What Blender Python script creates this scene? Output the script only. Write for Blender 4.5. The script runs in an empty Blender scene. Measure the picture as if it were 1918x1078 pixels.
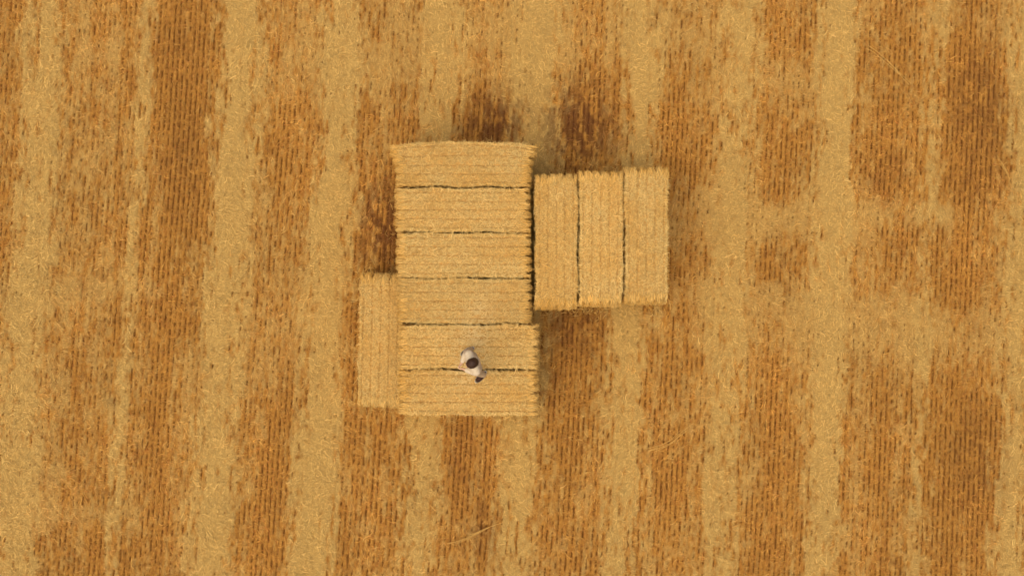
import bpy, bmesh, math, random
import numpy as np
from mathutils import Vector, Matrix

random.seed(7)
RNG = np.random.default_rng(11)
SC = bpy.context.scene
COL = SC.collection

# ------------------------------------------------------------------ camera, sky, sun, exposure
CAM_Z = 21.8                 # drone height above the field
TOP_Z = 1.8                  # top of the two-bale-high stack, where 100 photo pixels make a metre
cam = bpy.data.cameras.new('camera'); cam.sensor_width = 36.0; cam.lens = 36.0 * 20.0 / 19.18
cam.clip_end = 1000.0
cam_o = bpy.data.objects.new('camera', cam); COL.objects.link(cam_o)
cam_o.location = (0, 0, CAM_Z); SC.camera = cam_o

SUN_EL, SUN_AZ = math.radians(74), math.radians(222)      # azimuth clockwise from +Y
world = bpy.data.worlds.new('World'); SC.world = world; world.use_nodes = True
nt = world.node_tree; bg = nt.nodes['Background']
sky = nt.nodes.new('ShaderNodeTexSky'); sky.sky_type = 'NISHITA'; sky.sun_disc = False
sky.sun_elevation = SUN_EL; sky.sun_rotation = SUN_AZ; sky.dust_density = 4.0; sky.air_density = 1.0
nt.links.new(sky.outputs[0], bg.inputs[0]); bg.inputs[1].default_value = 0.08
sun = bpy.data.lights.new('sun', 'SUN'); sun.energy = 1.5; sun.angle = math.radians(70); sun.color = (1.0, 0.86, 0.62)
sun_o = bpy.data.objects.new('sun', sun); COL.objects.link(sun_o)
sdir = Vector((math.sin(SUN_AZ) * math.cos(SUN_EL), math.cos(SUN_AZ) * math.cos(SUN_EL), math.sin(SUN_EL)))
sun_o.rotation_euler = (-sdir).to_track_quat('-Z', 'Y').to_euler(); sun_o.location = sdir * 40
SC.view_settings.view_transform = 'Standard'; SC.view_settings.look = 'None'
SC.view_settings.gamma = 1.0; SC.view_settings.exposure = 0.74
SC.cycles.max_bounces = 6; SC.cycles.diffuse_bounces = 5

# ------------------------------------------------------------------ helpers
def W(px, py, z=0.0):
    k = (CAM_Z - z) / 20.0 / 100.0
    return (px - 959) * k, (539 - py) * k

def PX(x, y):                 # ground point -> photo pixel
    return 959 + x * 100 * 20 / CAM_Z, 539 - y * 100 * 20 / CAM_Z

def hash2(ix, iy, seed):
    n = (ix.astype(np.int64) * 374761393 + iy.astype(np.int64) * 668265263 + seed * 974634777) & 0xFFFFFFFF
    n = ((n ^ (n >> 13)) * 1274126177) & 0xFFFFFFFF
    n = (n ^ (n >> 16)) & 0xFFFFFF
    return n / float(0xFFFFFF)

def vn(x, y, seed):
    ix = np.floor(x); iy = np.floor(y); fx = x - ix; fy = y - iy
    fx = fx * fx * (3 - 2 * fx); fy = fy * fy * (3 - 2 * fy)
    a = hash2(ix, iy, seed); b = hash2(ix + 1, iy, seed); c = hash2(ix, iy + 1, seed); d = hash2(ix + 1, iy + 1, seed)
    return (a * (1 - fx) + b * fx) * (1 - fy) + (c * (1 - fx) + d * fx) * fy

def fbm(x, y, seed, oc=3):
    t = 0; a = 0.5; s = 0
    for i in range(oc):
        t = t + a * vn(x, y, seed + i * 17); s += a; a *= 0.55; x = x * 2.03; y = y * 2.03
    return t / s

def sstep(a, b, x):
    t = np.clip((x - a) / (b - a), 0, 1); return t * t * (3 - 2 * t)

def tag(o, label=None, cat=None, group=None, kind=None):
    if label: o['label'] = label
    if cat: o['category'] = cat
    if group: o['group'] = group
    if kind: o['kind'] = kind
    return o

def np_mesh(name, V, F4=None, F3=None, col=None, smooth=False):
    me = bpy.data.meshes.new(name)
    V = np.asarray(V, np.float32)
    nq = 0 if F4 is None else len(F4); n3 = 0 if F3 is None else len(F3)
    me.vertices.add(len(V)); me.vertices.foreach_set('co', V.ravel())
    me.loops.add(nq * 4 + n3 * 3); me.polygons.add(nq + n3)
    idx = []; st = []
    if nq: idx.append(np.asarray(F4, np.int32).ravel()); st.append(np.arange(nq) * 4)
    if n3: idx.append(np.asarray(F3, np.int32).ravel()); st.append(nq * 4 + np.arange(n3) * 3)
    me.loops.foreach_set('vertex_index', np.concatenate(idx).astype(np.int32))
    me.polygons.foreach_set('loop_start', np.concatenate(st).astype(np.int32))
    if smooth: me.polygons.foreach_set('use_smooth', np.ones(nq + n3, bool))
    me.update(calc_edges=True)
    if col is not None:
        a = me.attributes.new('col', 'FLOAT_COLOR', 'POINT')
        c = np.ones((len(V), 4), np.float32); c[:, :3] = col; a.data.foreach_set('color', c.ravel())
    return me

def link(name, me, mat=None, parent=None, loc=None):
    o = bpy.data.objects.new(name, me); COL.objects.link(o)
    if mat is not None and me is not None:
        me.materials.clear(); me.materials.append(mat)
    if parent is not None: o.parent = parent
    if loc is not None: o.location = loc
    return o

def norm(a): return a / np.maximum(np.linalg.norm(a, axis=1, keepdims=True), 1e-9)

def ribbons(P, D, N, L, Wd, bend, col):
    """Straws: centre P, direction D, up N, length L, width Wd, sideways bend; ridge-shaped section, 3 stations."""
    D = norm(D); S = norm(np.cross(N, D)); U = np.cross(D, S)
    n = len(P); V = np.empty((n, 9, 3), np.float32)
    for k, t in enumerate((-0.5, 0.0, 0.5)):
        c = P + D * (L * t)[:, None] + S * (bend * L * (0.25 - t * t))[:, None] + U * (0.004 * (1 - abs(t) * 2))
        w = Wd * (0.5 if k == 1 else 0.36)
        V[:, k * 3 + 0] = c - S * w[:, None]
        V[:, k * 3 + 1] = c + U * (w * 1.2)[:, None]
        V[:, k * 3 + 2] = c + S * w[:, None]
    q = np.array([[0, 1, 4, 3], [1, 2, 5, 4], [3, 4, 7, 6], [4, 5, 8, 7]], np.int64)
    F = (q[None] + (np.arange(n) * 9)[:, None, None]).reshape(-1, 4)
    return V.reshape(-1, 3), F, np.repeat(col, 9, axis=0)

# ------------------------------------------------------------------ materials
def pmat(name, color=(0.5, 0.5, 0.5), rough=0.7, spec=0.2):
    m = bpy.data.materials.new(name); m.use_nodes = True
    b = m.node_tree.nodes['Principled BSDF']
    b.inputs['Base Color'].default_value = (*color, 1); b.inputs['Roughness'].default_value = rough
    b.inputs['Specular IOR Level'].default_value = spec
    return m, m.node_tree, b

def attr_mat(name, rough=0.6, spec=0.15):
    m, t, b = pmat(name, rough=rough, spec=spec)
    a = t.nodes.new('ShaderNodeAttribute'); a.attribute_name = 'col'
    t.links.new(a.outputs['Color'], b.inputs['Base Color'])
    return m

def noisy_mat(name, c1, c2, scale, rough=0.8, bump=0.0, stretch=(1, 1, 1), spec=0.15):
    m, t, b = pmat(name, rough=rough, spec=spec)
    tc = t.nodes.new('ShaderNodeTexCoord'); mp = t.nodes.new('ShaderNodeMapping'); mp.inputs['Scale'].default_value = stretch
    nz = t.nodes.new('ShaderNodeTexNoise'); nz.inputs['Scale'].default_value = scale; nz.inputs['Detail'].default_value = 5
    rp = t.nodes.new('ShaderNodeValToRGB'); rp.color_ramp.elements[0].position = .3; rp.color_ramp.elements[1].position = .7
    rp.color_ramp.elements[0].color = (*c1, 1); rp.color_ramp.elements[1].color = (*c2, 1)
    t.links.new(tc.outputs['Object'], mp.inputs[0]); t.links.new(mp.outputs[0], nz.inputs[0])
    t.links.new(nz.outputs[0], rp.inputs[0]); t.links.new(rp.outputs[0], b.inputs['Base Color'])
    if bump:
        bp = t.nodes.new('ShaderNodeBump'); bp.inputs['Strength'].default_value = bump; bp.inputs['Distance'].default_value = 0.01
        t.links.new(nz.outputs[0], bp.inputs['Height']); t.links.new(bp.outputs[0], b.inputs['Normal'])
    return m

M_STRAW = attr_mat('straw')
M_BALE = attr_mat('baled_straw', rough=0.7)
M_TWINE = noisy_mat('baling_twine', (0.30, 0.16, 0.05), (0.46, 0.27, 0.09), 90)

PALE = np.array([0.68, 0.445, 0.135]); GOLD = np.array([0.62, 0.325, 0.060]); TAN = np.array([0.50, 0.235, 0.048])
BROWN = np.array([0.365, 0.124, 0.022]); SOIL = np.array([0.085, 0.030, 0.008])

# ------------------------------------------------------------------ how much chaff covers the stubble
#            u (photo px at mid height), half width, strength
SWATHS = [(-320, 34, .9), (-130, 30, .9), (58, 38, 1.0), (245, 15, .55), (424, 38, 1.0), (615, 38, .95), (805, 38, .85), (985, 42, 1.0),
          (1182, 34, .95), (1370, 36, .62), (1553, 33, 1.0), (1735, 22, .30), (1903, 30, .95), (2090, 34, .8), (2290, 34, .9)]
#          cx, cy, rx, ry, amount  (blown or raked patches of cover / bare patches)
PATCH = [(200, 280, 60, 230, .13), (190, 760, 70, 220, .10), (500, 420, 50, 160, .10), (1330, 700, 90, 160, .08), (860, 60, 160, 70, .38), (1010, 120, 90, 120, .30), (1240, 60, 110, 60, .30), (560, 90, 60, 90, .22), (700, 130, 130, 60, .30),
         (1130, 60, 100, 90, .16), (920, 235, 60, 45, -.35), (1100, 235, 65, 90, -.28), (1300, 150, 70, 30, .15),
         (1420, 415, 190, 40, .50), (1700, 400, 210, 26, .40), (1600, 610, 230, 60, .55), (1780, 640, 140, 40, .3), (1360, 400, 60, 110, .25),
         (1470, 150, 70, 24, .25), (1400, 560, 90, 45, .30), (1700, 560, 150, 40, .15), (1760, 30, 70, 50, .25), (1690, 150, 60, 40, .1),
         (1830, 190, 55, 110, -.42), (1835, 330, 55, 70, -.38), (1830, 880, 60, 130, -.34), (1810, 530, 60, 40, -.25), (1660, 330, 50, 60, -.22),
         (330, 130, 60, 110, -.34), (330, 330, 60, 90, -.30), (300, 590, 60, 60, -.22), (300, 820, 50, 90, -.20), (335, 720, 80, 40, .12),
         (160, 120, 80, 40, .15), (60, 560, 120, 40, .3), (230, 540, 150, 26, .26), (150, 480, 100, 60, .12), (60, 920, 70, 60, .2), (140, 960, 120, 22, .3),
         (560, 560, 90, 120, .26), (520, 640, 70, 60, .20), (550, 330, 70, 70, -.12), (560, 470, 30, 30, -.2), (500, 110, 40, 120, -.1),
         (690, 650, 40, 110, -.18), (720, 800, 50, 60, -.12), (870, 860, 50, 90, -.20), (900, 1000, 30, 60, -.2), (1060, 660, 60, 70, -.28),
         (1080, 860, 55, 70, -.12), (1250, 620, 80, 80, -.16), (1270, 350, 40, 90, -.20), (1270, 860, 60, 80, -.08), (1480, 60, 60, 50, -.16),
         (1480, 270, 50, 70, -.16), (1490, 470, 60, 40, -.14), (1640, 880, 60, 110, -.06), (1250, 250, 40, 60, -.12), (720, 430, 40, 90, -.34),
         (450, 720, 60, 80, .15), (640, 900, 60, 120, .12), (660, 840, 20, 70, -.2), (1050, 770, 60, 40, .12), (960, 900, 60, 60, .1)]

def rowu(px, py):
    k = 76 - 40 * np.clip(px, -600, 2500) / 1918.0
    wob = 5 * (vn(px / 500.0, py / 240.0, 91) - .5)
    return px - k * (539 - py) / 1078.0 + wob

def cover(px, py):
    u = rowu(px, py)
    uj = u + 20 * (fbm(px / 42.0, py / 140.0, 5) - .5) + 28 * (vn(px / 8.0, py / 60.0, 8) - .5)
    near = np.full_like(px, 9.)
    sw = np.zeros_like(px)                                          # the combed-out swaths of chaff
    for cu, hw, am in SWATHS:
        a = am * (0.70 + 0.5 * vn(py / 170.0, np.zeros_like(py) + cu, 33))
        near = np.minimum(near, np.abs(uj - cu) / hw / max(am, .4))
        sw = np.maximum(sw, a * (1 - sstep(0.05, 1.85, np.abs(uj - cu) / (hw * .86))))
    fu = np.abs((uj - 58 + 92) % 184.5 - 92) / 36; fo = (u < -420) | (u > 2390)
    sw = np.where(fo, .8 * (1 - sstep(.2, 1.6, fu)), sw)
    fine = .60 * (fbm(u / 8.0, py / 34.0, 57, 2) - .5) + .40 * (vn(u / 4.6, py / 9.5, 59) - .5)
    c = 0.28 + 0.55 * (fbm(u / 26.0, py / 150.0, 21) - .5) + .22 * (fbm(px / 45.0, py / 45.0, 22) - .5) + 1.25 * fine + .30 * (vn(u / 19.0, py / 900.0, 58) - .5)
    for cx, cy, rx, ry, am in PATCH:
        c = c + am * np.exp(-(((px - cx) / rx) ** 2 + ((py - cy) / ry) ** 2))
    c = c + .20 * (1 - sstep(.5, 2.6, near)) - .04
    c = np.where(c > .45, .45 + .26 * np.tanh((c - .45) / .26), c)  # thin scatter, never as thick as a swath
    sw = np.clip(sw + 1.6 * fine * 4 * sw * (1 - sw) + .5 * fine * sw, 0, 1)
    return np.clip(c + (.96 - c) * sw, 0, 1), u

ROW = 9.4
#          cx, cy, rx, ry, amount: rotted stubble with earth showing through, plus shade painted beside the stack
DAMP_SHADE = [(925, 228, 66, 56, 1.0), (1085, 245, 74, 95, 1.0), (716, 430, 48, 100, 1.0), (1835, 200, 60, 120, .55), (1840, 330, 55, 70, .45), (1830, 880, 55, 110, .40),
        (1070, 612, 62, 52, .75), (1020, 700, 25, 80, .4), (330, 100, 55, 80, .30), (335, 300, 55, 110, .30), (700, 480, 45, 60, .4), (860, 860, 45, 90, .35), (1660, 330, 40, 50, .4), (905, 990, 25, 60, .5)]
def dash(px, py, c, u):
    """1 where the earth shows as a short dark dash between two stubble rows."""
    uj = u / ROW + .16 * (vn(px / 9.0, py / 13.0, 311) - .5)
    r = np.floor(uj); f = uj - r
    gap = 1 - sstep(.06, .25, np.abs(f - .5))
    n = .5 * vn(r * 3.7, py / 6.0, 312) + .5 * vn(r * 1.9, py / 3.2, 313)
    th = .275 + .47 * c + .20 * (fbm(px / 38.0, py / 50.0, 314, 2) - .5)
    return gap * sstep(th, th + .20, n)
def damp_shade(px, py):
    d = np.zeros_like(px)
    for cx, cy, rx, ry, am in DAMP_SHADE: d = np.maximum(d, am * np.exp(-(((px - cx) / rx) ** 2 + ((py - cy) / ry) ** 2) ** 1.5))
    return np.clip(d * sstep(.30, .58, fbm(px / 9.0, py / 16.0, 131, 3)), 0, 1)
# ------------------------------------------------------------------ ground: one sheet to the horizon, fine in the middle
def axis(half, step, far):
    a = np.arange(0, half + 1e-6, step); g = [a[-1]]; s = step
    while g[-1] < far:
        s *= 1.35; g.append(g[-1] + s)
    a = np.concatenate([a, g[1:]]); return np.concatenate([-a[::-1][:-1], a])
gx = axis(12.5, 0.022, 320); gy = axis(7.6, 0.045, 320)
X, Y = np.meshgrid(gx, gy); PXX, PYY = PX(X, Y)
far = sstep(14, 30, np.hypot(X, Y * 1.2))
cv, uu = cover(PXX, PYY)
Z = 0.018 * (fbm(X * 1.3, Y * 1.3, 71) - .5) + 0.012 * np.cos(2 * np.pi * uu / ROW) * (1 - cv) * (1 - far)
nx_, ny_ = len(gx), len(gy)
ii = (np.arange(ny_ - 1)[:, None] * nx_ + np.arange(nx_ - 1)[None]).ravel()
F = np.stack([ii, ii + 1, ii + 1 + nx_, ii + nx_], 1)
fme = np_mesh('field', np.stack([X, Y, Z], -1).reshape(-1, 3), F, smooth=True)
for nm, arr in (('cover', cv), ('rowu', uu / ROW), ('far', far), ('dash', dash(PXX, PYY, cv, uu)), ('damp_shade', damp_shade(PXX, PYY))):
    a = fme.attributes.new(nm, 'FLOAT', 'POINT'); a.data.foreach_set('value', arr.ravel().astype(np.float32))

def field_material():
    m, t, b = pmat('stubble_ground', rough=0.9, spec=0.05)
    N = t.nodes.new; L = t.links.new
    def at(n): a = N('ShaderNodeAttribute'); a.attribute_name = n; return a.outputs['Fac']
    def mth(op, a, bb=None, cc=None):
        q = N('ShaderNodeMath'); q.operation = op
        for i, v in enumerate((a, bb, cc)):
            if v is None: continue
            if isinstance(v, (int, float)): q.inputs[i].default_value = v
            else: L(v, q.inputs[i])
        return q.outputs[0]
    def noise(vec, sc, det=4, rough=.6):
        q = N('ShaderNodeTexNoise'); q.inputs['Scale'].default_value = sc; q.inputs['Detail'].default_value = det; q.inputs['Roughness'].default_value = rough
        L(vec, q.inputs['Vector']); return q.outputs[0]
    def mix(f, a, c):
        q = N('ShaderNodeMix'); q.data_type = 'RGBA'
        if isinstance(f, (int, float)): q.inputs['Factor'].default_value = f
        else: L(f, q.inputs['Factor'])
        for s, v in (('A', a), ('B', c)):
            k = [x for x in q.inputs if x.name == s and x.type == 'RGBA'][0]
            if isinstance(v, tuple): k.default_value = (*v, 1)
            else: L(v, k)
        return [x for x in q.outputs if x.type == 'RGBA'][0]
    tc = N('ShaderNodeTexCoord'); ob = tc.outputs['Object']
    mp = N('ShaderNodeMapping'); mp.inputs['Scale'].default_value = (1, .28, 1); L(ob, mp.inputs[0])
    cover_, u = at('cover'), at('rowu')
    bare = mth('SUBTRACT', 1, cover_)
    mp2 = N('ShaderNodeMapping'); mp2.inputs['Scale'].default_value = (1, .5, 1); L(ob, mp2.inputs[0])
    grain = N('ShaderNodeMapRange'); grain.inputs['From Min'].default_value = .48; grain.inputs['From Max'].default_value = .62; L(noise(mp2.outputs[0], 22, 2), grain.inputs['Value'])
    fine = noise(ob, 60, 4, .7); med = noise(ob, 5, 4)
    cvr = N('ShaderNodeMapRange'); cvr.inputs['From Min'].default_value = .2; cvr.inputs['From Max'].default_value = .8
    L(mth('ADD', cover_, mth('MULTIPLY', mth('SUBTRACT', med, .5), .3)), cvr.inputs['Value'])
    base = mix(cvr.outputs[0], (0.51, 0.240, 0.046), (0.62, 0.40, 0.12))
    base = mix(mth('MULTIPLY', mth('MULTIPLY', grain.outputs[0], bare), .60), base, (0.23, 0.086, 0.014))
    base = mix(mth('MULTIPLY', fine, .40), base, (0.30, 0.135, 0.026))
    c = mix(mth('MULTIPLY', at('dash'), .92), base, (0.085, 0.028, 0.007))
    c = mix(mth('MULTIPLY', at('damp_shade'), .80), c, (0.105, 0.036, 0.013))  # dark earth, and the stack's shade painted into its nook and corner
    L(c, b.inputs['Base Color'])
    bp = N('ShaderNodeBump'); bp.inputs['Strength'].default_value = .8; bp.inputs['Distance'].default_value = .03
    L(fine, bp.inputs['Height']); L(bp.outputs[0], b.inputs['Normal'])
    return m
field = link('field', fme, field_material()); field['kind'] = 'structure'

# footprints of the bales on the ground, where nothing lies loose
def under_bales(x, y):
    r = lambda a, b, c, d: (x > a) & (x < b) & (y > c) & (y < d)
    return r(-2.12, .40, -2.4, 2.68) | r(.44, 2.9, -.34, 2.1) | r(-2.95, -2.1, -2.15, .18)

# ------------------------------------------------------------------ stubble standing in rows
def make_stubble():
    hx, hy = 11.6, 6.9
    rows = np.arange(-400, 2320, ROW)
    n = int(rows.size * 2 * hy / 0.030)
    r = RNG.integers(0, rows.size, n); y = RNG.uniform(-hy, hy, n)
    py = 539 - y * 100 * 20 / CAM_Z
    px = rows[r] + RNG.normal(0, 1.0, n); jit = RNG.normal(0, 1.4, n) + 5.5 * (vn(px / 7.0, py / 16.0, 404) - .5)
    for _ in range(3): px = px - (rowu(px, py) - rows[r] + 0.25 * ROW - 0.5 * ROW) + RNG.normal(0, .3, n)
    px = px + jit
    x = (px - 959) * CAM_Z / 2000.0
    c, u = cover(px, py)
    clump = fbm(px / 8.0, py / 14.0, 77, 2)
    keep = (np.abs(x) < hx) & (RNG.random(n) < np.clip(1.15 - 1.3 * c, 0.03, 1) * (1 - .8 * dash(px, py, c, u)) * np.clip(2.6 * (clump - .30), .05, 1.1) * (.25 + .9 * sstep(.3, .6, fbm(px / 24, py / 34, 19, 2)))) & ~under_bales(x, y)
    x, y, c, px, py = x[keep], y[keep], c[keep], px[keep], py[keep]; n = len(x)
    h = RNG.uniform(.04, .12, n); dmp_shade = damp_shade(px, py)[:, None]
    ang = 2 * np.pi * (fbm(px / 90, py / 90, 14, 2)) * 1.5 + RNG.normal(0, .9, n); lean = np.abs(RNG.normal(.45, .28, n))
    lean *= 1.25
    D = np.stack([np.cos(ang) * np.sin(lean), np.sin(ang) * np.sin(lean), np.cos(lean)], 1)
    P = np.stack([x, y, np.zeros(n)], 1) + D * (h / 2)[:, None]
    Nn = np.stack([-np.sin(ang), np.cos(ang), np.zeros(n)], 1) + 0.001
    t = RNG.random(n)[:, None]; warm = fbm(px / 60, py / 90, 41, 2)[:, None]
    col = (BROWN * (1 - t) + TAN * t) * (0.9 + 0.5 * RNG.random((n, 1))) * (0.8 + .45 * warm) * (1 - .60 * dmp_shade)
    V, F, C = ribbons(P, D, Nn, h, RNG.uniform(.005, .008, n), np.zeros(n), col)
    return link('stubble', np_mesh('stubble', V, F, col=C), M_STRAW)
tag(make_stubble(), 'cut brown cereal stubble standing in fine rows across the field', 'stubble', kind='stuff')

def make_loose():
    hx, hy = 11.6, 6.9
    n = 1000000; hx += 2.6; hy += 2.2
    x = RNG.uniform(-hx, hx, n); y = RNG.uniform(-hy, hy, n); px, py = PX(x, y)
    c, u = cover(px, py)
    ph = np.cos(2 * np.pi * (u / ROW - .75))                  # gathers on the rows, leaves the gaps open
    dens = np.clip(0.46 + 0.54 * c ** 1.1 + .06 * ph * (1 - c) + .80 * (fbm(px / 14, py / 14, 88, 2) - .5), 0.03, 1)
    fade = (1 - sstep(hx - 2.8, hx, np.abs(x))) * (1 - sstep(hy - 2.3, hy, np.abs(y)))
    keep = (RNG.random(n) < dens * fade * (1 - .92 * dash(px, py, c, u)) * (1 - .5 * damp_shade(px, py))) & ~under_bales(x, y)
    x, y, c, px, py = x[keep], y[keep], c[keep], px[keep], py[keep]; n = len(x)
    ang = 2 * np.pi * fbm(px / 110, py / 110, 61, 3) * 1.4 + RNG.normal(0, .8, n)
    big = RNG.random(n) < .045 + .035 * (1.05 - c)
    L = RNG.uniform(.03, .08, n) * (1 + 1.0 * big)
    z = 0.01 + RNG.random(n) ** 1.5 * (.03 + .07 * c)
    D = np.stack([np.cos(ang), np.sin(ang), RNG.normal(0, .18, n)], 1)
    col = np.empty((n, 3)); t = np.clip(np.interp(c, [0, .2, .6, .8, 1], [0, .08, .50, .86, 1.0]) + RNG.normal(0, .13, n), 0, 1)[:, None]
    g = RNG.random((n, 1)); low = TAN * (1 - g) + GOLD * g; low = np.where(RNG.random((n, 1)) < .20, BROWN * 1.2, low * np.array([1.10, 1.06, 1.02]))
    warm = fbm(px / 70, py / 120, 43, 2)[:, None]
    dmp_shade = damp_shade(px, py)[:, None]
    sp = (sstep(.48, .80, .6 * vn(px / 3.8, py / 7.5, 501) + .4 * vn(px / 9.0, py / 15.0, 502)) * np.clip(1.15 - 1.1 * c, 0, 1))[:, None]
    low = low * (1 - .55 * sp) + BROWN * .95 * .55 * sp; t = t * (1 - .5 * sp)
    col = (low * (.88 + .65 * (warm - .40)) * (1 - t) + PALE * np.array([1.05, 1.05, 1.04]) * t) * (1 - .55 * dmp_shade * np.array([.85, 1.0, .9]))
    col = col * (.86 + .28 * fbm(px / 11, py / 16, 611, 3))[:, None] * RNG.uniform(.50, 1.22, (n, 1)) * (1 + .16 * big[:, None]); z = z + .02 * big
    # straw shed around the foot of the stack
    ed = np.array([(-2.12, 2.68, .40, 2.68), (-2.12, .18, -2.12, 2.68), (.44, 2.1, 2.9, 2.1), (2.9, -.34, 2.9, 2.1), (.44, -.34, 2.9, -.34),
                   (.40, -2.4, .40, -.34), (-2.12, -2.4, .40, -2.4), (-2.95, -2.15, -2.95, .18), (-2.95, -2.15, -2.1, -2.15), (-2.95, .18, -2.12, .18)])
    m = 9000; e = ed[RNG.integers(0, len(ed), m)]; f = RNG.random(m)
    sx = e[:, 0] + (e[:, 2] - e[:, 0]) * f + RNG.normal(0, .16, m); sy = e[:, 1] + (e[:, 3] - e[:, 1]) * f + RNG.normal(0, .16, m)
    kp = ~under_bales(sx, sy) & (RNG.random(m) < 1.6 * (fbm(sx * 3 + 40, sy * 3 + 40, 808, 2) - .22)); sx, sy = sx[kp], sy[kp]; m = len(sx)
    x = np.concatenate([x, sx]); y = np.concatenate([y, sy]); z = np.concatenate([z, RNG.uniform(.04, .13, m)]); a2 = RNG.uniform(0, 6.28, m)
    D = np.concatenate([D, np.stack([np.cos(a2), np.sin(a2), RNG.normal(0, .25, m)], 1)]); L = np.concatenate([L, RNG.uniform(.06, .16, m)])
    g = RNG.random((m, 1)); col = np.concatenate([col, (GOLD * g + PALE * (1 - g)) * RNG.uniform(.65, 1.2, (m, 1))]); big = np.concatenate([big, np.ones(m, bool)]); n += m
    Nn = np.tile([0, 0, 1.0], (n, 1)) + RNG.normal(0, .25, (n, 3))
    V, F, C = ribbons(np.stack([x, y, z], 1), D, Nn, L, RNG.uniform(.0045, .008, n) * (1 + .2 * big), RNG.normal(0, .5, n), col)
    return link('loose_straw', np_mesh('loose_straw', V, F, col=C), M_STRAW)
tag(make_loose(), 'loose pale straw and chaff lying in broad swaths over the stubble', 'straw', kind='stuff')

# ------------------------------------------------------------------ straw bales
BH = 0.90
STR_Y = (-0.345, -0.1725, 0.0, 0.1725, 0.345)           # five twines along each bale

def bale_deform(P, hx, hy, seed, flare=0.0, bow=0.0):
    hz = BH / 2; h = np.array([hx, hy, hz]); r = 0.035
    inner = np.clip(P, -(h - r), h - r); d = P - inner
    ln = np.linalg.norm(d, axis=1, keepdims=True)
    Q = inner + np.where(ln > 1e-6, d / np.maximum(ln, 1e-6) * r, 0)
    sk = hy / 0.42
    g = np.zeros(len(P)); bul = np.zeros(len(P))
    for yk in STR_Y: g = np.maximum(g, np.exp(-((P[:, 1] - yk * sk) / 0.018) ** 2))
    ge = np.zeros(len(P))
    for yk in STR_Y: ge = np.maximum(ge, np.exp(-((P[:, 1] - yk * sk) / 0.030) ** 2))
    bul = 1 - ge
    br = 0.55 + .45 * np.sin(P[:, 0] * 3 + seed) * np.sin(P[:, 0] * 7.3 + seed * 2 + P[:, 1] * 9)
    topm = sstep(.7, .99, np.abs(Q[:, 2]) / hz); endm = sstep(.93, 1.0, np.abs(Q[:, 0]) / hx); sidem = sstep(.9, 1, np.abs(Q[:, 1]) / hy)
    Q[:, 2] -= np.sign(Q[:, 2]) * topm * g * 0.028 * br
    Q[:, 0] -= np.sign(Q[:, 0]) * endm * ge * 0.085 * (.25 + .9 * vn(P[:, 1] * 6 + seed, np.sign(P[:, 0]) * 2 + 5, seed + 21))
    Q[:, 0] += np.sign(Q[:, 0]) * endm * bul * 0.020 * (1 - topm)
    nz = vn(P[:, 0] * 6 + seed * 13.7, P[:, 1] * 6 + P[:, 2] * 5, seed) - .5
    n2 = vn(P[:, 0] * 17 + seed * 3.7, P[:, 1] * 17 + P[:, 2] * 15, seed + 5) - .5
    Q[:, 2] += np.sign(Q[:, 2]) * topm * (nz * .022 + n2 * .012) * (Q[:, 2] > 0)
    lo = vn(P[:, 0] * 2.1 + seed * 5.1, np.sign(P[:, 1]) * 3 + 9, seed + 8) - .5
    Q[:, 1] += np.sign(Q[:, 1]) * sidem * (lo * .048 + nz * .020 + n2 * .008)
    Q[:, 0] += np.sign(Q[:, 0]) * endm * (nz * .03 + n2 * .015)
    if flare:
        f = sstep(-.2, 1, P[:, 1] / hy)
        Q[:, 0] *= 1 + flare * f
    if bow:
        Q[:, 1] += bow * sstep(-.3, 1, P[:, 1] / hy) * (1 - (P[:, 0] / hx) ** 2)
    Q[:, 2] += hz
    return Q

def box_grid(hx, hy, hz, nx, ny, nz):
    Vs, Fs, off = [], [], 0
    def face(a, b, f, n1, n2, flip):
        nonlocal off
        A, B = np.meshgrid(np.linspace(-a, a, n1), np.linspace(-b, b, n2), indexing='ij')
        Vs.append(f(A.ravel(), B.ravel()))
        i = (np.arange(n1 - 1)[:, None] * n2 + np.arange(n2 - 1)[None]).ravel() + off
        q = np.stack([i, i + n2, i + n2 + 1, i + 1], 1)
        Fs.append(q[:, ::-1] if flip else q); off += n1 * n2
    for s in (1, -1):
        face(hx, hy, lambda a, b: np.stack([a, b, np.full_like(a, s * hz)], 1), nx, ny, s < 0)
        face(hy, hz, lambda a, b: np.stack([np.full_like(a, s * hx), a, b], 1), ny, nz, s < 0)
        face(hx, hz, lambda a, b: np.stack([a, np.full_like(a, s * hy), b], 1), nx, nz, s > 0)
    return np.concatenate(Vs), np.concatenate(Fs)

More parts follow.
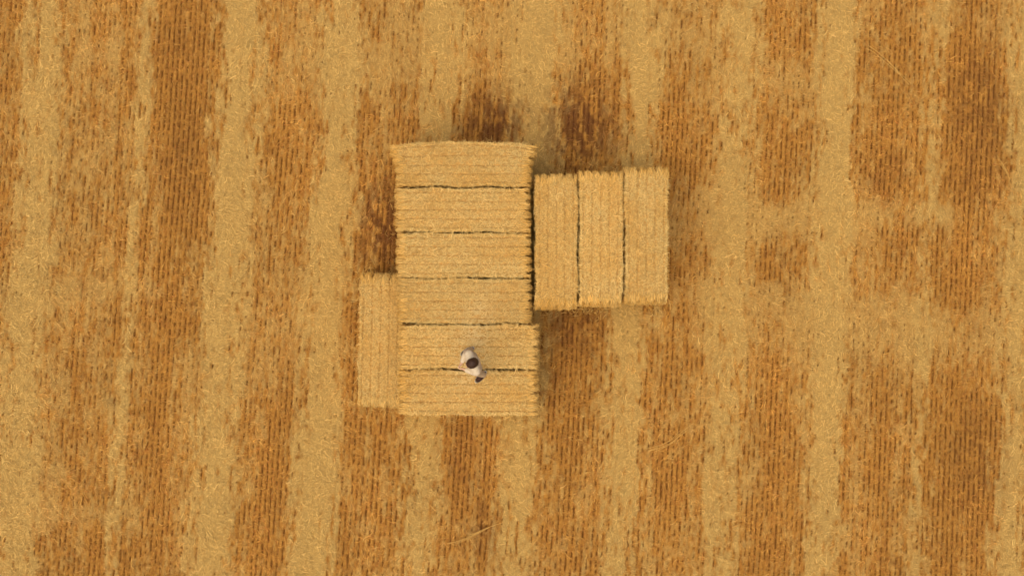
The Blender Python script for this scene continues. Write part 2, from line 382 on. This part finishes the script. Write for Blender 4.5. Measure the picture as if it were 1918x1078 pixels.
def bale_mesh(hx, hy, seed, flare=0, bow=0, n_top=7600, tone=1.0, worn=None, warm=0.0):
    rg = np.random.default_rng(seed)
    V, F = box_grid(hx, hy, BH / 2, 111, 71, 22)
    Vb = bale_deform(V, hx, hy, seed, flare, bow)
    base = (PALE * .35 + GOLD * .4 + BROWN * .35) * .80
    cb = np.tile(base, (len(V), 1)) * (.72 + .5 * vn(V[:, 0] * 14 + seed, V[:, 1] * 30 + V[:, 2] * 20, seed))[:, None]
    parts = [(Vb, F, cb)]; off = len(Vb)
    def strands(P, D, N, L, Wd, col, bend=.45):
        v, f, c = ribbons(P, D, N, L, Wd, rg.normal(0, bend, len(P)), col); parts.append((v, f, c))
    def colours(n, x, y, gold):
        t = np.clip(rg.random(n) * .55 + .42 + .5 * (vn(x * 2.2 + seed, y * 4, seed + 2) - .5) - gold, 0, 1)[:, None]
        c = (np.array([.675, .468, .165]) * t + GOLD * (1 - t)) * rg.uniform(.60, 1.18, (n, 1)) * tone
        if worn is not None:                                     # dusty track trodden along the column
            wx, wy = worn[0] + x, worn[1] + y; tx = np.interp(wy, [-2.5, -1.0, .2, 1.2], [-1.0, -.72, -.50, -.25])
            k = (np.exp(-((wx - tx) / .32) ** 2) * np.exp(-((wy + 1.10) / .85) ** 2) * .62 * (.5 + vn(wx * 5, wy * 5, 9)))[:, None].clip(0, .95)
            c = c * (1 - k) + np.array([.74, .56, .25]) * k
        return c
    hz = BH / 2
    # top
    n = n_top; P = np.stack([rg.uniform(-hx, hx, n), rg.uniform(-hy, hy, n), np.full(n, hz)], 1)
    sk = hy / .42; gd = np.min(np.abs(P[:, 1:2] - np.array(STR_Y)[None] * sk), 1)
    P = P[(gd > .012) | (rg.random(n) < .30)]; n = len(P)
    x, y = P[:, 0], P[:, 1]
    ang = rg.uniform(0, 2 * np.pi, n)
    edge_x = sstep(.90, 1, np.abs(x) / hx); edge_y = sstep(.86, 1, np.abs(y) / hy)
    dx = np.cos(ang) + 3 * edge_x * np.sign(x); dy = np.sin(ang) + 1.0 * edge_y * np.sign(y) * (1 - edge_x)
    Q = bale_deform(P, hx, hy, seed, flare, bow); Q[:, 2] += rg.random(n) * .015
    strands(Q, np.stack([dx, dy, rg.normal(0, .10, n) - .2 * edge_x], 1), np.tile([0, 0, 1.], (n, 1)) + rg.normal(0, .25, (n, 3)),
            rg.uniform(.03, .08, n), rg.uniform(.0045, .0075, n), colours(n, x, y, .35 * edge_x + .22 * edge_y + warm))
    # longer, brighter strands lying loose on the top and hanging over its rim
    n = 620; x = rg.uniform(-hx, hx, n) * 1.0; y = rg.uniform(-hy, hy, n); rim = rg.random(n) < .80
    x = np.where(rim & (rg.random(n) < .55), np.sign(x) * (hx - rg.random(n) ** 2 * .12), x)
    y = np.where(rim & (np.abs(x) < hx - .12), np.sign(y) * (hy - rg.random(n) ** 2 * .05), y)
    Q = bale_deform(np.stack([x, y, np.full(n, hz)], 1), hx, hy, seed, flare, bow); Q[:, 2] += .012 + rg.random(n) * .02
    ang = rg.uniform(0, 2 * np.pi, n); ex = (hx - np.abs(x) < .12)
    dx = np.cos(ang) + 2.5 * ex * np.sign(x); dy = np.sin(ang) * (1 - .4 * ex)
    strands(Q, np.stack([dx, dy, rg.normal(0, .12, n) - .15 * ex], 1), np.tile([0, 0, 1.], (n, 1)) + rg.normal(0, .2, (n, 3)),
            rg.uniform(.07, .15, n), rg.uniform(.006, .010, n), colours(n, x, y, .30 * ex - .05 + warm) * 1.08, bend=.7)
    # ends: cut straw sticking out
    n = 3400; s = rg.choice([-1, 1], n)
    P = np.stack([s * hx, rg.uniform(-hy, hy, n), hz * (1 - 2 * rg.random(n) ** 1.7)], 1)
    gd = np.min(np.abs(P[:, 1:2] - np.array(STR_Y)[None] * sk), 1); k = (gd > .030) | (rg.random(n) < .22); P = P[k]; s = s[k]; n = len(P)
    Q = bale_deform(P, hx, hy, seed, flare, bow)
    strands(Q, np.stack([s * 1.0, rg.normal(0, .45, n), rg.normal(.05, .4, n)], 1), rg.normal(0, 1, (n, 3)) + [0, 0, 1.5],
            rg.uniform(.05, .17, n), rg.uniform(.0055, .010, n), colours(n, P[:, 0], P[:, 1], .38))
    # long sides
    n = 2300; s = rg.choice([-1, 1], n)
    P = np.stack([rg.uniform(-hx, hx, n), s * hy, hz * (1 - 2 * rg.random(n) ** 1.8)], 1)
    Q = bale_deform(P, hx, hy, seed, flare, bow); a = rg.uniform(-1.35, 1.35, n)
    strands(Q, np.stack([np.sin(a) * .9, s * np.cos(a) * .40, rg.normal(0, .5, n)], 1), rg.normal(0, .6, (n, 3)) + np.stack([0 * s, s * .6, 0 * s + 1], 1),
            rg.uniform(.03, .065, n), rg.uniform(.0055, .009, n), colours(n, P[:, 0], P[:, 2], .22))
    Vs, Fs, Cs, o = [], [], [], 0
    for v, f, c in parts:
        Vs.append(v); Fs.append(f + o); Cs.append(c); o += len(v)
    return np_mesh('straw_block', np.concatenate(Vs), np.concatenate(Fs), col=np.concatenate(Cs), smooth=False)

def twine_mesh(hx, hy, yk, seed, flare=0, bow=0):
    hz = BH / 2; sk = hy / .42; y = yk * sk
    pts = []
    for t in np.linspace(-hx, hx, 90): pts.append((t, y, hz))
    for t in np.linspace(hz, -hz, 16)[1:]: pts.append((hx, y, t))
    for t in np.linspace(hx, -hx, 90)[1:]: pts.append((t, y, -hz))
    for t in np.linspace(-hz, hz, 16)[1:-1]: pts.append((-hx, y, t))
    P = np.array(pts); Q = bale_deform(P, hx, hy, seed, flare, bow)
    c = np.array([0, 0, hz]); Q = Q + (Q - Q.mean(0)) * 0.0008
    Q[:, 2] = np.maximum(Q[:, 2], .004)
    n = len(Q); T = np.roll(Q, -1, 0) - np.roll(Q, 1, 0); T = norm(T)
    B = np.tile([0, 1., 0], (n, 1)); Nn = np.cross(T, B); m = 6; V = np.empty((n, m, 3)); r = .0035
    for j in range(m):
        a = 2 * math.pi * j / m; V[:, j] = Q + r * (math.cos(a) * B + math.sin(a) * norm(Nn))
    i = np.arange(n); F = []
    for j in range(m):
        k = (j + 1) % m; F.append(np.stack([i * m + j, i * m + k, ((i + 1) % n) * m + k, ((i + 1) % n) * m + j], 1))
    V = V.reshape(-1, 3); F = np.concatenate(F)
    # the knot of the twine, 25 cm from one end
    kx = (-1 if seed % 2 else 1) * (hx - .25); kc = bale_deform(np.array([[kx, y, hz]]), hx, hy, seed, flare, bow)[0] + [0, 0, .006]
    bm = bmesh.new(); bmesh.ops.create_icosphere(bm, subdivisions=2, radius=.013)
    kv = np.array([v.co[:] for v in bm.verts]) * [1.5, 1, .8] + kc; kf = np.array([[v.index for v in f.verts] for f in bm.faces]); bm.free()
    return np_mesh('twine', np.concatenate([V, kv]), F, kf + len(V), smooth=True)

UPPER = 'bales of the top layer of the stack'
LOWER = 'bales of the bottom layer of the stack'
#         photo rect x0,x1,y0,y1, flare, bow, lying across?, label
BALES = [
    (745, 990, 271, 350, .105, .085, True, 'flared straw bale at the upper end of the column, its outer edge wider and bowed'),
    (745, 988.5, 351, 435, 0, 0, True, 'straw bale second from the top of the six-bale column, below the flared bale'),
    (747, 989.5, 436, 520, 0, 0, True, 'straw bale third from the top of the six-bale column, beside the dark nook'),
    (749, 990.5, 521, 605, 0, 0, True, 'straw bale fourth from the top of the column, touching the end of the low bale'),
    (750, 1003, 607, 691, 0, 0, True, 'straw bale fifth from the top of the six-bale column, behind the standing person'),
    (750, 1003, 693, 778, 0, 0, True, 'straw bale at the bottom end of the six-bale column, in front of the standing person'),
    (1002.5, 1082.5, 330, 574, 0, 0, False, 'upright-lying straw bale right against the dark gap beside the six-bale column'),
    (1083.5, 1167, 325, 569, 0, 0, False, 'middle straw bale of the three lying side by side right of the column'),
    (1169, 1253, 317, 565, 0, 0, False, 'outermost straw bale of the three side by side, facing the open field on the right'),
]
def build_bale(cx, cy, z, length, width, rot, seed, label, group, flare=0, bow=0, **kw):
    e = bpy.data.objects.new('straw_bale', None); COL.objects.link(e); e.empty_display_size = .3
    e.location = (cx, cy, z); e.rotation_euler = (0, 0, rot)
    tag(e, label, 'straw bale', group)
    link('straw_block', bale_mesh(length / 2, width / 2, seed, flare, bow, **kw), M_BALE, e)
    for yk in STR_Y: link('twine', twine_mesh(length / 2, width / 2, yk, seed, flare, bow), M_TWINE, e)
    return e
def copy_bale(src, loc, rot, label, group):
    c = src.copy(); COL.objects.link(c); c.location = loc; c.rotation_euler = (0, 0, rot); c['label'] = label; c['group'] = group
    for ch in src.children:
        d = ch.copy(); COL.objects.link(d); d.parent = c
    return c
tops = []
for i, (x0, x1, y0, y1, fl, bw, across, label) in enumerate(BALES):
    cx, cy = W((x0 + x1) / 2, (y0 + y1) / 2, TOP_Z); w, h = (x1 - x0) / 100, (y1 - y0) / 100
    L_, Wd = (w, h) if across else (h, w)
    rot = (0 if across else math.pi / 2) + random.uniform(-.004, .004)
    tops.append(build_bale(cx, cy, BH + .002, L_ - .035, Wd - (.042, .040, .032, .028, .036, .034, .036, .042, .042)[i], rot, 100 + i, label, UPPER, fl, bw,
                           tone=random.uniform(1.0, 1.12), warm=random.uniform(-.05, .06), worn=(cx, cy) if across else None))
cx, cy = W(712.5, 637, BH)
side = build_bale(cx, cy, 0, 2.49, .83, math.pi / 2 - .022, 140, 'single straw bale on the ground left of the column, lower than the stack', 'single low straw bale', tone=1.06, warm=-.03)
UNDER = ['bottom-layer straw bale carrying the flared bale', 'bottom-layer straw bale carrying the second bale of the column', 'bottom-layer straw bale carrying the third bale of the column',
         'bottom-layer straw bale carrying the fourth bale of the column', 'bottom-layer straw bale carrying the fifth bale of the column', 'bottom-layer straw bale carrying the last bale of the column',
         'bottom-layer straw bale carrying the bale along the dark gap', 'bottom-layer straw bale carrying the middle one of the three side-by-side bales', 'bottom-layer straw bale carrying the outermost right-hand bale']
for i, t in enumerate(tops):
    src = tops[1] if i < 6 else tops[7]
    copy_bale(src, (t.location.x + random.uniform(-.01, .01), t.location.y - (.0 if i else .0), 0), (0 if i < 6 else math.pi / 2) + (math.pi if i % 2 else 0), UNDER[i], LOWER)

# ------------------------------------------------------------------ long stems lying on the field
STEMS = [([(1618, 84), (1640, 98), (1668, 124), (1690, 145), (1712, 164)], 4, 'long pale dry stem lying slantwise on brown stubble near the upper right corner'),
         ([(1862, 288), (1873, 304), (1884, 322), (1892, 342)], 3, 'short dry stem lying slantwise on the darkest stubble by the right edge'),
         ([(1204, 847), (1232, 838), (1255, 828), (1280, 806), (1308, 784)], 5, 'wisp of dry stems bending upward below the three side-by-side bales'),
         ([(828, 1022), (862, 1015), (892, 1000), (918, 985), (942, 974)], 5, 'wisp of dry stems on reddish stubble at the bottom below the six-bale column')]
for pts, n, label in STEMS:
    rg = np.random.default_rng(len(label)); W_ = np.array([W(a, b, .1) for a, b in pts]); o = W_[len(W_) // 2].copy()
    t = np.linspace(0, len(pts) - 1, 24); Vs, Fs, off = [], [], 0
    for k in range(n):
        a, b = sorted(rg.uniform(0, 1, 2)); a *= .45; b = .55 + .45 * b; tt = t[0] + (t[-1]) * np.linspace(a, b, 20)
        cx = np.interp(tt, np.arange(len(pts)), W_[:, 0]) - o[0]; cy = np.interp(tt, np.arange(len(pts)), W_[:, 1]) - o[1]
        cx = np.convolve(np.pad(cx, 2, 'edge'), np.ones(5) / 5, 'valid') + rg.normal(0, .02) + rg.normal(0, .02) * np.linspace(-1, 1, 20)
        cy = np.convolve(np.pad(cy, 2, 'edge'), np.ones(5) / 5, 'valid') + rg.normal(0, .02) + rg.normal(0, .03) * np.linspace(-1, 1, 20)
        z = .10 + rg.uniform(-.02, .05) + .015 * np.sin(np.linspace(0, 3, 20) + k)
        Q = np.stack([cx, cy, z], 1); T = norm(np.gradient(Q, axis=0)); S = norm(np.cross(T, np.tile([0, 0, 1.], (20, 1)))); U = np.cross(S, T)
        r = rg.uniform(.0028, .0045); V = np.stack([Q + r * (math.cos(q) * S + math.sin(q) * U) for q in np.arange(5) * 2 * math.pi / 5], 1)
        i = np.arange(19)
        for j in range(5):
            m = (j + 1) % 5; Fs.append(np.stack([i * 5 + j, i * 5 + m, i * 5 + 5 + m, i * 5 + 5 + j], 1) + off)
        Vs.append(V.reshape(-1, 3)); off += 100
    V = np.concatenate(Vs); c = np.tile(PALE * .5 + GOLD * .55, (len(V), 1))
    ob = link('dry_stem', np_mesh('dry_stem', V, np.concatenate(Fs), col=c), M_STRAW, loc=(o[0], o[1], 0))
    tag(ob, label, 'dry stem', 'long dry stems on the field')

# ------------------------------------------------------------------ person standing on the stack
M_SKIN = noisy_mat('skin', (0.50, 0.29, 0.17), (0.58, 0.35, 0.22), 30, rough=.55)
M_HAIR = noisy_mat('hair', (0.030, 0.012, 0.006), (0.075, 0.030, 0.014), 60, rough=.55, bump=.5, spec=.3)
M_SHIRT = noisy_mat('cream_cotton', (0.56, 0.43, 0.27), (0.66, 0.53, 0.36), 25, rough=.9, bump=.25)
M_TROUS = noisy_mat('beige_cloth', (0.44, 0.31, 0.17), (0.52, 0.38, 0.22), 25, rough=.9, bump=.25)
M_SHOE = noisy_mat('dark_shoe', (0.030, 0.012, 0.006), (0.060, 0.026, 0.014), 60, rough=.7)
M_SOLE = noisy_mat('white_rubber', (0.70, 0.60, 0.44), (0.78, 0.68, 0.52), 20, rough=.6)
M_TOE = noisy_mat('grey_toe_mesh', (0.20, 0.16, 0.09), (0.30, 0.24, 0.15), 200, rough=.8)
M_EYE = noisy_mat('eye', (0.02, 0.015, 0.01), (0.04, 0.03, 0.02), 20, rough=.2)
M_LIP = noisy_mat('lips', (0.36, 0.14, 0.10), (0.40, 0.17, 0.12), 30, rough=.5)

def evaluated(o):
    dg = bpy.context.evaluated_depsgraph_get(); dg.update()
    me = bpy.data.meshes.new_from_object(o.evaluated_get(dg)); return me
def skin_chain(nodes, edges, root=0, sub=2):
    """A limb chain as tapered round cones (hulls of two balls), fused into one skin afterwards."""
    out = bmesh.new(); ico = bmesh.new(); bmesh.ops.create_icosphere(ico, subdivisions=3 if sub > 1 else 2, radius=1)
    S = [v.co.copy() for v in ico.verts]; ico.free()
    rad = lambda r: Vector((r[1], r[0], (r[0] + r[1]) / 2)) if isinstance(r, tuple) else Vector((r, r, r))
    for a, b in edges:
        bm = bmesh.new()
        for k in (a, b):
            p, r = Vector(nodes[k][0]), rad(nodes[k][1])
            for q in S: bm.verts.new(p + Vector((q.x * r.x, q.y * r.y, q.z * r.z)))
        h = bmesh.ops.convex_hull(bm, input=bm.verts)
        bmesh.ops.delete(bm, geom=[v for v in bm.verts if not v.link_faces], context='VERTS')
        me = bpy.data.meshes.new('tmp'); bm.to_mesh(me); bm.free(); out.from_mesh(me); bpy.data.meshes.remove(me)
    me = bpy.data.meshes.new('tmp'); out.to_mesh(me); out.free(); return me
def ellipsoid(c, r, rot=None, seg=24):
    bm = bmesh.new(); bmesh.ops.create_uvsphere(bm, u_segments=seg, v_segments=seg // 2, radius=1)
    M = Matrix.Translation(c) @ (rot.to_4x4() if rot else Matrix.Identity(4)) @ Matrix.Diagonal((*r, 1)); bm.transform(M)
    me = bpy.data.meshes.new('tmp'); bm.to_mesh(me); bm.free(); return me
def fuse(name, meshes, voxel=.008, smooth=4):
    bm = bmesh.new()
    for m in meshes: bm.from_mesh(m)
    me = bpy.data.meshes.new(name); bm.to_mesh(me); bm.free()
    if voxel:
        o = bpy.data.objects.new('tmp', me); COL.objects.link(o)
        r = o.modifiers.new('r', 'REMESH'); r.mode = 'VOXEL'; r.voxel_size = voxel
        s = o.modifiers.new('m', 'SMOOTH'); s.iterations = smooth; s.factor = .5
        me = evaluated(o); bpy.data.objects.remove(o)
    me.name = name
    me.polygons.foreach_set('use_smooth', np.ones(len(me.polygons), bool)); me.update(); return me

# local frame: +x the way the person faces, +y their left, z up
HEAD = Vector((-.055, -.067, 1.60)); SH = (-.060, -.055)
hipL, hipR = (-.055, .075, .90), (-.055, -.13, .90)
kneeL, kneeR = (-.02, .18, .48), (.015, -.19, .48)
ankL, ankR = (-.085, .285, .085), (-.045, -.235, .085)
shL, shR = (SH[0], SH[1] + .158, 1.40), (SH[0], SH[1] - .165, 1.40)
elL, elR = (-.03, SH[1] + .200, 1.12), (-.02, SH[1] - .205, 1.12)
wrL, wrR = (.110, SH[1] + .085, 1.08), (.115, SH[1] - .080, 1.08)
hdL, hdR = (.160, SH[1] + .042, 1.075), (.168, SH[1] - .040, 1.075)
nodes = [((-.055, -.03, .93), (.13, .10)), ((-.055, -.04, 1.10), (.12, .09)), ((-.06, -.055, 1.30), (.14, .10)), ((-.06, -.055, 1.42), (.09, .075)),
         ((-.055, -.06, 1.50), .052), ((-.055, -.066, 1.57), .055),
         (shL, .062), (elL, .042), (wrL, .028), (hdL, (.026, .018)),
         (shR, .062), (elR, .042), (wrR, .028), (hdR, (.026, .018)),
         (hipL, .092), (kneeL, .058), (ankL, .038), ((ankL[0] + .11, ankL[1] + .045, .040), .026),
         (hipR, .092), (kneeR, .058), (ankR, .038), ((ankR[0] + .12, ankR[1] + .015, .040), .026)]
edges = [(0, 1), (1, 2), (2, 3), (3, 4), (4, 5), (3, 6), (6, 7), (7, 8), (8, 9), (3, 10), (10, 11), (11, 12), (12, 13),
         (0, 14), (14, 15), (15, 16), (16, 17), (0, 18), (18, 19), (19, 20), (20, 21)]
pieces = [skin_chain(nodes, edges)]
tilt = Matrix.Rotation(math.radians(12), 3, 'Y')                        # looking a little down
hp = lambda x, y, z: HEAD + tilt @ Vector((x, y, z))
pieces += [ellipsoid(HEAD, (.094, .076, .112), tilt), ellipsoid(hp(.03, 0, -.06), (.062, .056, .058), tilt),
           ellipsoid(hp(.100, 0, -.020), (.018, .012, .022), tilt, 12), ellipsoid(hp(.094, 0, .018), (.012, .045, .009), tilt, 12),
           ellipsoid(hp(-.005, .078, -.012), (.018, .010, .030), tilt, 12), ellipsoid(hp(-.005, -.078, -.012), (.018, .010, .030), tilt, 12)]
for hd, sgn in ((hdL, 1), (hdR, -1)):                                    # four fingers and a thumb on each hand, loosely curled together
    for k, ln in enumerate((.066, .076, .070, .054)):
        b = Vector(hd) + Vector((.020, -sgn * .004, .022 - .015 * k)); d1 = Vector((.85, -sgn * .5, -.05)).normalized()
        p1 = b + d1 * ln * .42; p2 = p1 + Vector((.35, -sgn * .9, -.1)).normalized() * ln * .33; p3 = p2 + Vector((-.35, -sgn * .85, -.1)).normalized() * ln * .25
        pieces.append(skin_chain([(tuple(b - d1 * .02), .0095), (tuple(p1), .009), (tuple(p2), .0085), (tuple(p3), .0075)], [(0, 1), (1, 2), (2, 3)], sub=1))
    b = Vector(hd) + Vector((-.020, -sgn * .008, .018)); q = b + Vector((.030, -sgn * .012, .024)); r = q + Vector((.026, -sgn * .006, .004))
    pieces.append(skin_chain([(tuple(b), .012), (tuple(q), .0105), (tuple(r), .009)], [(0, 1), (1, 2)], sub=1))
person = link('person', fuse('person', pieces, .006, 6), M_SKIN)
ox, oy = W(887, 677, TOP_Z)
person.location = (ox, oy, TOP_Z + .020); person.rotation_euler = (0, 0, math.atan2(-.39, -.92))
tag(person, 'dark-haired person in cream shirt and beige trousers standing with feet apart on the straw bales', 'person')

shirt_n = [((-.055, -.032, .97), (.152, .122)), ((-.055, -.038, 1.02), (.150, .118)), ((-.055, -.045, 1.10), (.150, .115)), ((-.06, -.055, 1.30), (.165, .122)), ((-.06, -.055, 1.425), (.108, .088)), ((-.056, -.058, 1.475), .064),
           (shL, .080), (elL, .060), (tuple(Vector(wrL) * .92 + Vector(elL) * .08), .046), (shR, .080), (elR, .060), (tuple(Vector(wrR) * .92 + Vector(elR) * .08), .046)]
shirt = link('shirt', fuse('shirt', [skin_chain(shirt_n, [(0, 1), (1, 2), (2, 3), (3, 4), (4, 5), (4, 6), (6, 7), (7, 8), (4, 9), (9, 10), (10, 11)])], .010, 8), M_SHIRT, person)
tr_n = [((-.055, -.03, .96), (.14, .108)), (hipL, .112), (kneeL, .078), ((ankL[0] - .004, ankL[1], .165), .056), (hipR, .112), (kneeR, .078), ((ankR[0] - .004, ankR[1], .165), .056)]
trousers = link('trousers', fuse('trousers', [skin_chain(tr_n, [(0, 1), (1, 2), (2, 3), (0, 4), (4, 5), (5, 6)])], .010, 8), M_TROUS, person)
hair_p = [ellipsoid(hp(-.012, 0, .022), (.104, .090, .108), tilt), ellipsoid(hp(-.045, 0, -.025), (.075, .082, .080), tilt)]
hm = fuse('hair', hair_p, .007, 2)
co = np.empty(len(hm.vertices) * 3); hm.vertices.foreach_get('co', co); co = co.reshape(-1, 3)
face = (co[:, 0] > HEAD.x + .045) & (co[:, 2] < HEAD.z + .045)
rel = co - np.array(HEAD); ang = np.arctan2(rel[:, 1], rel[:, 0])
co += norm(rel) * (0.006 * np.sin(ang * 23 + rel[:, 2] * 60) + .006 * (vn(ang * 9 + 50, rel[:, 2] * 30 + 50, 4) - .5))[:, None]
co[face, 0] = np.minimum(co[face, 0], HEAD.x + .060)
hm.vertices.foreach_set('co', co.ravel()); hm.update()
link('hair', hm, M_HAIR, person)
for s in (1, -1): link('eye', ellipsoid(hp(.086, s * .032, .002), (.010, .013, .008), tilt, 12), M_EYE, person)
link('mouth', ellipsoid(hp(.092, 0, -.058), (.008, .024, .006), tilt, 12), M_LIP, person)
def shoe(ank, yaw):
    R = Matrix.Rotation(yaw, 4, 'Z'); T = Matrix.Translation((ank[0], ank[1], 0))
    outl = []
    for k in range(28):
        a = 2 * math.pi * k / 28; x = .075 + .142 * math.cos(a); w = .046 + .010 * math.sin(min(max((x + .03) / .2, 0), 1) * math.pi / 1.3)
        outl.append((x, w * math.copysign(abs(math.sin(a)) ** .7, math.sin(a))))
    def loft(levels, name):
        bm = bmesh.new(); rings = []
        for z, s, x0 in levels: rings.append([bm.verts.new((x0 + (x - x0) * s, y * s, z if not callable(z) else z(x))) for x, y in outl])
        for a, b in zip(rings, rings[1:]):
            for i in range(28): bm.faces.new((a[i], a[(i + 1) % 28], b[(i + 1) % 28], b[i]))
        bm.faces.new(rings[0][::-1]); bm.faces.new(rings[-1]); bm.transform(T @ R)
        me = bpy.data.meshes.new(name); bm.to_mesh(me); bm.free(); me.polygons.foreach_set('use_smooth', np.ones(len(me.polygons), bool)); return me
    up = lambda h1, h2: (lambda x: h1 + (h2 - h1) * float(sstep(.16, .02, np.float64(x))))
    sh = link('shoe', loft([(.030, .95, .07), (up(.048, .06), .98, .07), (up(.075, .085), .82, .06), (up(.085, .125), .50, .01)], 'shoe'), M_SHOE, person)
    link('sole', loft([(-.012, 1.0, .07), (.010, 1.06, .07), (.030, 1.02, .07), (.038, 1.0, .07)], 'sole'), M_SOLE, sh)
    tm = ellipsoid((0, 0, 0), (.052, .046, .030)); tm.transform(T @ R @ Matrix.Translation((.165, 0, .045))); link('toe_cap', tm, M_TOE, sh)
    sm = ellipsoid((0, 0, 0), (.048, .046, .060)); sm.transform(T @ R @ Matrix.Translation((.0, 0, .125))); link('sock', sm, M_SOLE, sh)
shoe(ankL, math.radians(22)); shoe(ankR, math.radians(8))
